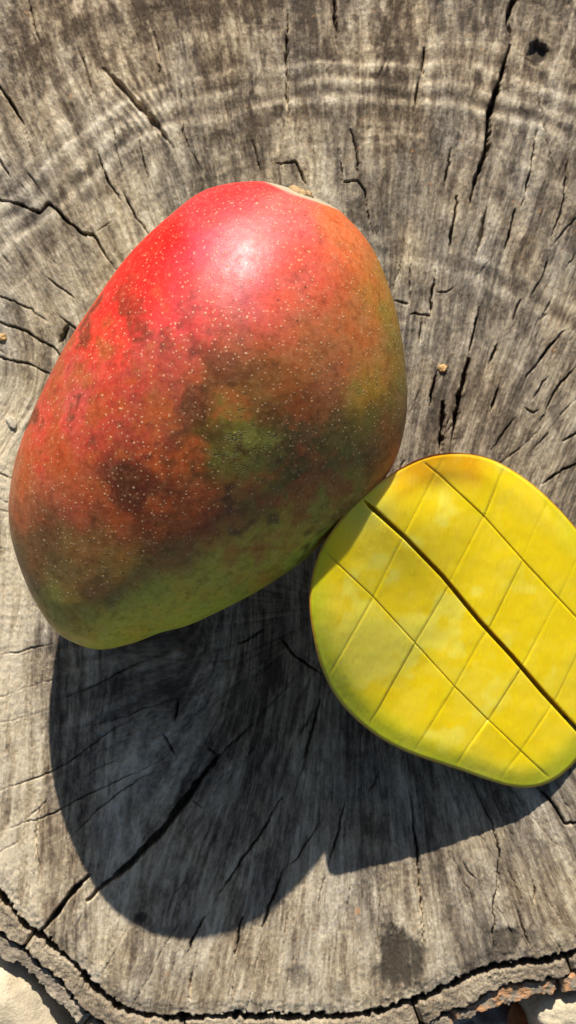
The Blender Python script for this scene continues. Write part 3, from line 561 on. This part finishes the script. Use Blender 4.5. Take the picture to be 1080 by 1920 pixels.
def build_mango():
    nt, nph = 560, 260
    f = (CAM_H - MZ) / CAM_H                       # outline above was read on the stump plane; bring it to the axis height
    shrink = lambda p: (np.array(p, float) - (540, 960)) * f + (540, 960)
    out = spline_closed(shrink(MANGO), 2400); c = shrink(MC)
    th = np.arctan2(-(out[:, 1] - c[1]), out[:, 0] - c[0]); r = np.hypot(*(out - c).T) * K * 1e3
    o = np.argsort(th); th, r = th[o], r[o]
    T = np.linspace(-np.pi, np.pi, nt, endpoint=False)
    rt = np.interp(T, np.concatenate([th - 2 * np.pi, th, th + 2 * np.pi]), np.concatenate([r] * 3))
    # matching ellipse for the crown of the cheek
    A = np.stack([np.cos(T) ** 2, np.sin(T) ** 2, 2 * np.sin(T) * np.cos(T)], 1); q = np.linalg.lstsq(A, rt ** -2, rcond=None)[0]
    re = (A @ q) ** -0.5
    ph = np.linspace(-np.pi / 2, np.pi / 2, nph); TT, PH = np.meshgrid(T, ph, indexing='ij')
    rho = np.cos(PH) ** 0.92; w = smooth(0.25, 0.95, rho)
    RR = (re[:, None] * (1 - w) + rt[:, None] * w) * rho
    x = RR * np.cos(TT); y = RR * np.sin(TT)
    ax = np.array([545 - 190, 1217 - 350], float); ax /= np.linalg.norm(ax)     # from beak to stem end, +y up
    s = x * ax[0] + y * ax[1]
    lat = x * ax[1] - y * ax[0]
    H = 35.3 * (1 + 0.003 * s - 0.00002 * s ** 2 + 0.002 * lat - 0.00023 * np.maximum(0, lat + 4) ** 2)
    z = H * np.sin(PH)
    n = noise3(x / 26 + 3, y / 26, z / 26, 61); n2 = noise3(x / 11, y / 11 + 5, z / 11, 62)
    bulge = 1 + 0.016 * n * (0.25 + 0.75 * (1 - rho ** 2)) + 0.004 * n2
    z = z * bulge
    cx, cy = XY(*c); z = z - z.min()
    # shallow dimple round the stem
    st = np.array([(545 - 540) * f + 540, (356 - 960) * f + 960]); sx, sy = (st[0] - c[0]) * K * 1e3, -(st[1] - c[1]) * K * 1e3
    zc = 32.0; D = np.sqrt((x - sx) ** 2 + (y - sy) ** 2 + (z - zc) ** 2)
    # --- tint: soft control spots on the surface
    zt = z + 0.0; wx = 3.0 * noise3(x / 7, y / 7, z / 7, 63) + 1.6 * noise3(x / 2.6, y / 2.6, z / 2.6, 65); wy = 3.0 * noise3(x / 7, y / 7, z / 7, 64) + 1.6 * noise3(x / 2.6, y / 2.6, z / 2.6, 66)
    num = np.zeros(x.shape + (3,)); den = np.zeros(x.shape)
    spots = [((a, b, cc), lin(col) * k_ * 1.07, 4.4) for a, b, cc, col, k_ in TINTS]
    for a in np.linspace(0, 2 * np.pi, 10, endpoint=False):
        spots.append(((36 * math.cos(a), 40 * math.sin(a), 6), lin((165, 168, 58)), 9.0))
    spots.append(((0, 0, 0), lin((150, 150, 52)), 12.0))
    for (a, b, cc), col, sg in spots:
        d2 = (x + wx - a) ** 2 + (y + wy - b) ** 2 + (zt - cc) ** 2
        wgt = np.exp(-d2 / (2 * sg * sg)) + 1e-6 / (1 + d2); num += wgt[..., None] * col; den += wgt
    tint = num / den[..., None]
    rn = noise3(x / 8, y / 8, z / 8, 67) + 0.6 * noise3(x / 3.4, y / 3.4, z / 3.4, 68) + 0.35 * noise3(x / 1.3, y / 1.3, z / 1.3, 69)
    belly = smooth(26, 4, s + 0.25 * lat) * smooth(-40, -18, s)            # russet marbling round the middle of the fruit
    for lo, hi, col, k in ((0.05, 0.75, (180, 96, 44), 0.7), (-0.1, -0.65, (80, 52, 22), 0.68)):
        m_ = (k * smooth(lo, hi, rn) * (0.12 + 0.88 * belly))[..., None]; tint = tint * (1 - m_) + 0.8 * lin(col) * m_
    scab = np.zeros_like(x)
    for a, b, cc, rad, s_ in SCABS:
        d = np.sqrt((x + wx * .6 - a) ** 2 + (y + wy * .6 - b) ** 2 + (z - cc) ** 2)
        scab = np.maximum(scab, s_ * smooth(rad * 1.35, rad * 0.4, d))
    nf = np.array([0.345, 0.91, 0.22]); nf /= np.linalg.norm(nf)          # flattened shoulder that carries the stem
    along = x * nf[0] + y * nf[1] + (z - 33) * nf[2]; d0 = along.max() - 1.7
    over = np.maximum(along - d0, 0); pale = smooth(-0.25, 0.45, along - d0 + 0.12 * wx)
    capm = over > 0.5; fc = np.array([x[capm].mean(), y[capm].mean(), z[capm].mean()])
    for arr_, k_ in ((0, nf[0]), (1, nf[1]), (2, nf[2])):
        if arr_ == 0: x = x - 0.55 * over * k_
        elif arr_ == 1: y = y - 0.55 * over * k_
        else: z = z - 0.55 * over * k_
    root = thing('mango', 'whole mango with red blushed shoulder and olive green underside', 'mango', (float(cx), float(cy), 0.0))
    V = np.stack([x, y, z], -1).reshape(-1, 3) * 1e-3; V[:, 2] += 0.0001
    make_mesh('skin', V, grid_faces(nt, nph, True), SKIN, root, {'tint': tint.reshape(-1, 3), 'scab': scab.ravel(), 'stem_pale': np.clip(pale, 0, 1).ravel()})
    # corky stem scar: a low knobbly ring
    m = 40; U = np.linspace(0, 2 * np.pi, m, endpoint=False); prof = [(0.05, .2), (0.8, .3), (1.6, .8), (2.3, .6), (2.7, 0.0), (2.8, -1.2)]
    P = []
    tdir = nf; side = np.array([-nf[1], nf[0], 0.0]); side /= np.linalg.norm(side); upv = np.cross(tdir, side) * -1
    rg = np.random.RandomState(8)
    base = fc + np.array([0, 0, 3.0]) - tdir * 0.9 + upv * 0
    for u in U:
        for rr_, hh in prof:
            k = 1 + 0.12 * rg.randn() * (rr_ > .5)
            P.append(base + side * rr_ * k * math.cos(u) + upv * rr_ * k * 0.85 * math.sin(u) + tdir * (hh + 0.12 * rg.randn()))
    make_mesh('stem_scar', np.array(P) * 1e-3, grid_faces(m, len(prof), True), STEM, root)
    return root
build_mango()

# ------------------------------------------------------------------ halved mango cheek, scored into cubes
CHEEK = [(825, 849), (880, 850), (912, 854), (960, 880), (1010, 916), (1050, 955), (1088, 998), (1122, 1060), (1140, 1140), (1142, 1230), (1128, 1330), (1100, 1405), (1080, 1432), (1040, 1468),
         (990, 1483), (940, 1471), (870, 1446), (765, 1412), (700, 1376), (640, 1321), (606, 1262), (590, 1200), (580, 1130), (586, 1078), (606, 1020), (660, 950), (710, 906), (760, 873), (798, 854)]
CA = [[(700, 790), (825, 890), (905, 965), (980, 1050), (1045, 1120), (1090, 1168), (1200, 1280)],
      [(600, 862), (690, 945), (760, 1008), (830, 1080), (900, 1165), (960, 1230), (1020, 1300), (1080, 1365), (1200, 1500)],
      [(500, 930), (620, 1045), (700, 1120), (780, 1208), (850, 1285), (915, 1350), (1010, 1440), (1100, 1525)]]
CB = [[(860, 800), (805, 912), (755, 1010), (700, 1120), (647, 1215), (580, 1330)],
      [(985, 790), (935, 900), (907, 970), (845, 1090), (824, 1128), (780, 1202), (725, 1300), (700, 1345), (640, 1450)],
      [(1090, 800), (1022, 950), (980, 1050), (920, 1172), (898, 1205), (850, 1290), (785, 1395), (740, 1480)],
      [(1180, 870), (1080, 1055), (1045, 1125), (985, 1240), (960, 1278), (915, 1350), (870, 1412), (820, 1500)],
      [(1190, 1020), (1080, 1230), (1045, 1305), (1025, 1338), (982, 1400), (950, 1445), (900, 1530)]]
# width profile (start, full, end as fraction of the polyline's length) and depth in mm
WA = [(3.0, 0.38), (7.6, 5.0), (2.6, 0.28)]

def cheek_plane(px, py):
    """height in mm of the cut face above the wood: tilted, its mango side curled up where it leans on the whole fruit"""
    dl = np.abs((np.degrees(np.arctan2(py - 1168.0, px - 868.0)) - 207 + 180) % 360 - 180)
    return 20.3 - 5.3 * (px - 865) / 100 + 2.5 * (1165 - py) / 100 + 7.0 * smooth(80, 20, dl) * smooth(0.0, 1.15, np.hypot(px - 868, py - 1168) / 285)

def seg_dist(px, py, pts):
    best = np.full(px.shape, 1e9); tt = np.zeros(px.shape); p = np.array(pts, float)
    s = np.concatenate([[0], np.cumsum(np.hypot(*np.diff(p, axis=0).T))])
    for i in range(len(p) - 1):
        ab = p[i + 1] - p[i]; t = np.clip(((px - p[i][0]) * ab[0] + (py - p[i][1]) * ab[1]) / (ab @ ab), 0, 1)
        d = np.hypot(px - p[i][0] - t * ab[0], py - p[i][1] - t * ab[1]); m = d < best
        best = np.where(m, d, best); tt = np.where(m, s[i] + t * (s[i + 1] - s[i]), tt)
    return best, tt / s[-1]

def build_cheek():
    nth, nr = 1000, 250
    out = spline_closed(CHEEK, 2400); c = np.array([868.0, 1168.0])
    th = np.arctan2(out[:, 1] - c[1], out[:, 0] - c[0]); r = np.hypot(*(out - c).T); o = np.argsort(th); th, r = th[o], r[o]
    T = np.linspace(-np.pi, np.pi, nth, endpoint=False); rt = np.interp(T, np.concatenate([th - 2 * np.pi, th, th + 2 * np.pi]), np.concatenate([r] * 3))
    kern = np.exp(-0.5 * (np.arange(-45, 46) / 15.0) ** 2); kern /= kern.sum(); rt = np.convolve(np.concatenate([rt[-45:], rt, rt[:45]]), kern, 'valid')
    rho = np.linspace(0, 1, nr) ** 0.85; TT, RH = np.meshgrid(T, rho, indexing='ij')
    px = c[0] + rt[:, None] * RH * np.cos(TT); py = c[1] + rt[:, None] * RH * np.sin(TT)
    edge = rt[:, None] * (1 - RH)                                   # units in from the rim
    zc = cheek_plane(px, py)
    h = 0.22 * fbm2(px / 120, py / 120, 81, 3) + 0.05 * fbm2(px / 25, py / 25, 82, 3)
    h -= 0.45 * smooth(9, 0, edge) ** 2 + 0.75 * smooth(48, 0, edge) ** 1.5
    # the cut dips where the knife left the stone, near the stem side
    h -= 1.6 * np.exp(-((px - 820) / 75) ** 2 - ((py - 905) / 48) ** 2)
    lab = np.zeros(px.shape, int); wv = 0.7 * fbm2(px / 30, py / 30, 83, 2)
    for pts in CA:
        q = np.array(pts); lab += 10 * (py > np.interp(px, q[:, 0], q[:, 1]))
    for pts in CB:
        q = np.array(pts)[::-1] if pts[0][1] > pts[-1][1] else np.array(pts); lab += (px > np.interp(py, q[:, 1], q[:, 0]))
    rg = np.random.RandomState(5); cells = {}
    for k in np.unique(lab):
        m = lab == k; cells[k] = (px[m].mean(), py[m].mean(), rg.normal(0, 0.05), rg.normal(0, 0.0012, 2))
    for k, (mx_, my_, dz, tl) in cells.items():
        m = lab == k; h = np.where(m, h + (dz + tl[0] * (px - mx_) + tl[1] * (py - my_)) * smooth(10, 60, edge), h)
    line = np.zeros(px.shape); cut = np.zeros(px.shape); lip = np.zeros(px.shape)
    for (w, dep), pts in zip(WA, CA):
        d, t = seg_dist(px + wv, py + wv, pts); fade = smooth(0.10, 0.34, t) * smooth(6, 40, edge) if w > 8 else smooth(4, 30, edge)
        hw = np.maximum(w / 2 * (0.35 + 0.65 * fade), 1.3); cut = np.maximum(cut, dep * (1 - smooth(0.55, 1.35, d / hw)) * (0.25 + 0.75 * fade) * smooth(2, 16, edge))
        lip = np.maximum(lip, smooth(34, 2, d) * (0.5 if w > 8 else 0.0)); line = np.maximum(line, 0.7 * (1 - smooth(0.5, 1.6, d / hw)))
    for j, pts in enumerate(CB):
        d, t = seg_dist(px + wv, py - wv, pts); v = 0.55 + 0.45 * noise2(t * 9, t * 0 + j, 84)
        cut = np.maximum(cut, (0.03 + 0.09 * v) * (1 - smooth(0.2, 2.2, d / 1.9)) * smooth(2, 22, edge)); line = np.maximum(line, (0.25 + 0.5 * v) * (1 - smooth(0.4, 2.2, d / 1.7)))
    h = h - cut - lip * 0.18 * (lab >= 0)
    z = zc + h
    # bring the outline, read on the wood's plane, up to the height of the rim
    f = (CAM_H - zc * 1e-3) / CAM_H; X = (px - 540) * f * K * 1e3; Y = (960 - py) * f * K * 1e3
    # --- tint
    Yl = lin; base = np.array([0.95, 0.69, 0.006]) + 0 * px[..., None]
    def mixin(col, m): return base * (1 - m[..., None]) + np.array(col) * m[..., None]
    nz = fbm2(px / 60, py / 60, 85, 3)
    base = mixin((0.95, 0.81, 0.10), 0.75 * smooth(0.0, 0.35, nz + 0.5 * np.exp(-((px - 700) / 90) ** 2 - ((py - 1230) / 90) ** 2) - 0.16 - 0.25 * smooth(850, 1050, px)))
    base = mixin((0.92, 0.46, 0.004), smooth(95, 12, edge + 30 * nz) * smooth(960, 890, py) * smooth(700, 780, px) * smooth(930, 880, px))
    lowl = smooth(1060, 1200, py) * smooth(1000, 820, px + 0.2 * (1200 - py)) + smooth(1350, 1440, py)
    base = mixin((0.52, 0.56, 0.02), 0.9 * smooth(75, 4, edge + 14 * nz) * np.clip(lowl + 0.55 * smooth(640, 600, px) + 0.6 * smooth(1000, 1060, px), 0, 1))
    base = mixin((0.60, 0.62, 0.12), 0.6 * np.exp(-((px - 690) / 45) ** 2 - ((py - 965) / 40) ** 2))
    base = mixin((0.70, 0.46, 0.004), 0.5 * line)
    base = mixin((0.62, 0.17, 0.02), 0.7 * smooth(5, 1, edge))
    # --- underside (skin): bowl below the same rim, dropped on to the wood
    depth = 15.0; m = 70; ph = np.linspace(0, np.pi / 2, m); TT2, PH = np.meshgrid(T, ph, indexing='ij')
    rs = np.cos(PH) ** 0.95; qx = c[0] + rt[:, None] * rs * np.cos(TT2); qy = c[1] + rt[:, None] * rs * np.sin(TT2)
    zp = cheek_plane(qx, qy) - 1.25 - depth * np.sin(PH); zf = (CAM_H - cheek_plane(qx, qy) * 1e-3) / CAM_H
    swell = 1 + 0.004 * np.sin(np.clip(PH * 6, 0, np.pi))
    QX = (c[0] + (qx - c[0]) * swell - 540) * zf * K * 1e3; QY = (960 - c[1] - (qy - c[1]) * swell) * zf * K * 1e3
    zp = np.maximum(zp, 0.25 + 0.02 * zp)          # soft underside pressed flat where it lies on the wood
    cx, cy = 44.0, -28.0
    root = thing('mango_cheek', 'cut yellow mango half scored into a diamond grid, leaning against the whole mango', 'mango half', (cx * 1e-3, cy * 1e-3, 0))
    # each scored block of flesh is a piece of its own
    V = np.stack([X - cx, Y - cy, z], -1).reshape(-1, 3) * 1e-3; F = grid_faces(nth, nr, True)[:, ::-1]; L = lab.ravel(); FL = L[F[:, 0]]
    B = base.reshape(-1, 3); cnt = 0
    for k in np.unique(FL):
        f_ = F[FL == k]
        if len(f_) < 60: f_ = f_
        u = np.unique(f_); rm = np.full(len(V), -1); rm[u] = np.arange(len(u))
        make_mesh('flesh_block', V[u], rm[f_], FLESH, root, {'tint': B[u]}); cnt += 1
    print('flesh blocks', cnt)
    VS = np.stack([QX - cx, QY - cy, zp], -1).reshape(-1, 3) * 1e-3
    red = smooth(1000, 860, qy) * smooth(980, 860, qx) + 0.7 * smooth(640, 590, qx)
    red = np.clip(red, 0, 1)[..., None]; tint = lin((196, 80, 40)) * red + lin((140, 150, 48)) * (1 - red)
    make_mesh('skin', VS, grid_faces(nth, m, True), SKIN, root, {'tint': tint.reshape(-1, 3), 'scab': np.zeros(len(VS)), 'stem_pale': np.zeros(len(VS))})
    return root
build_cheek()
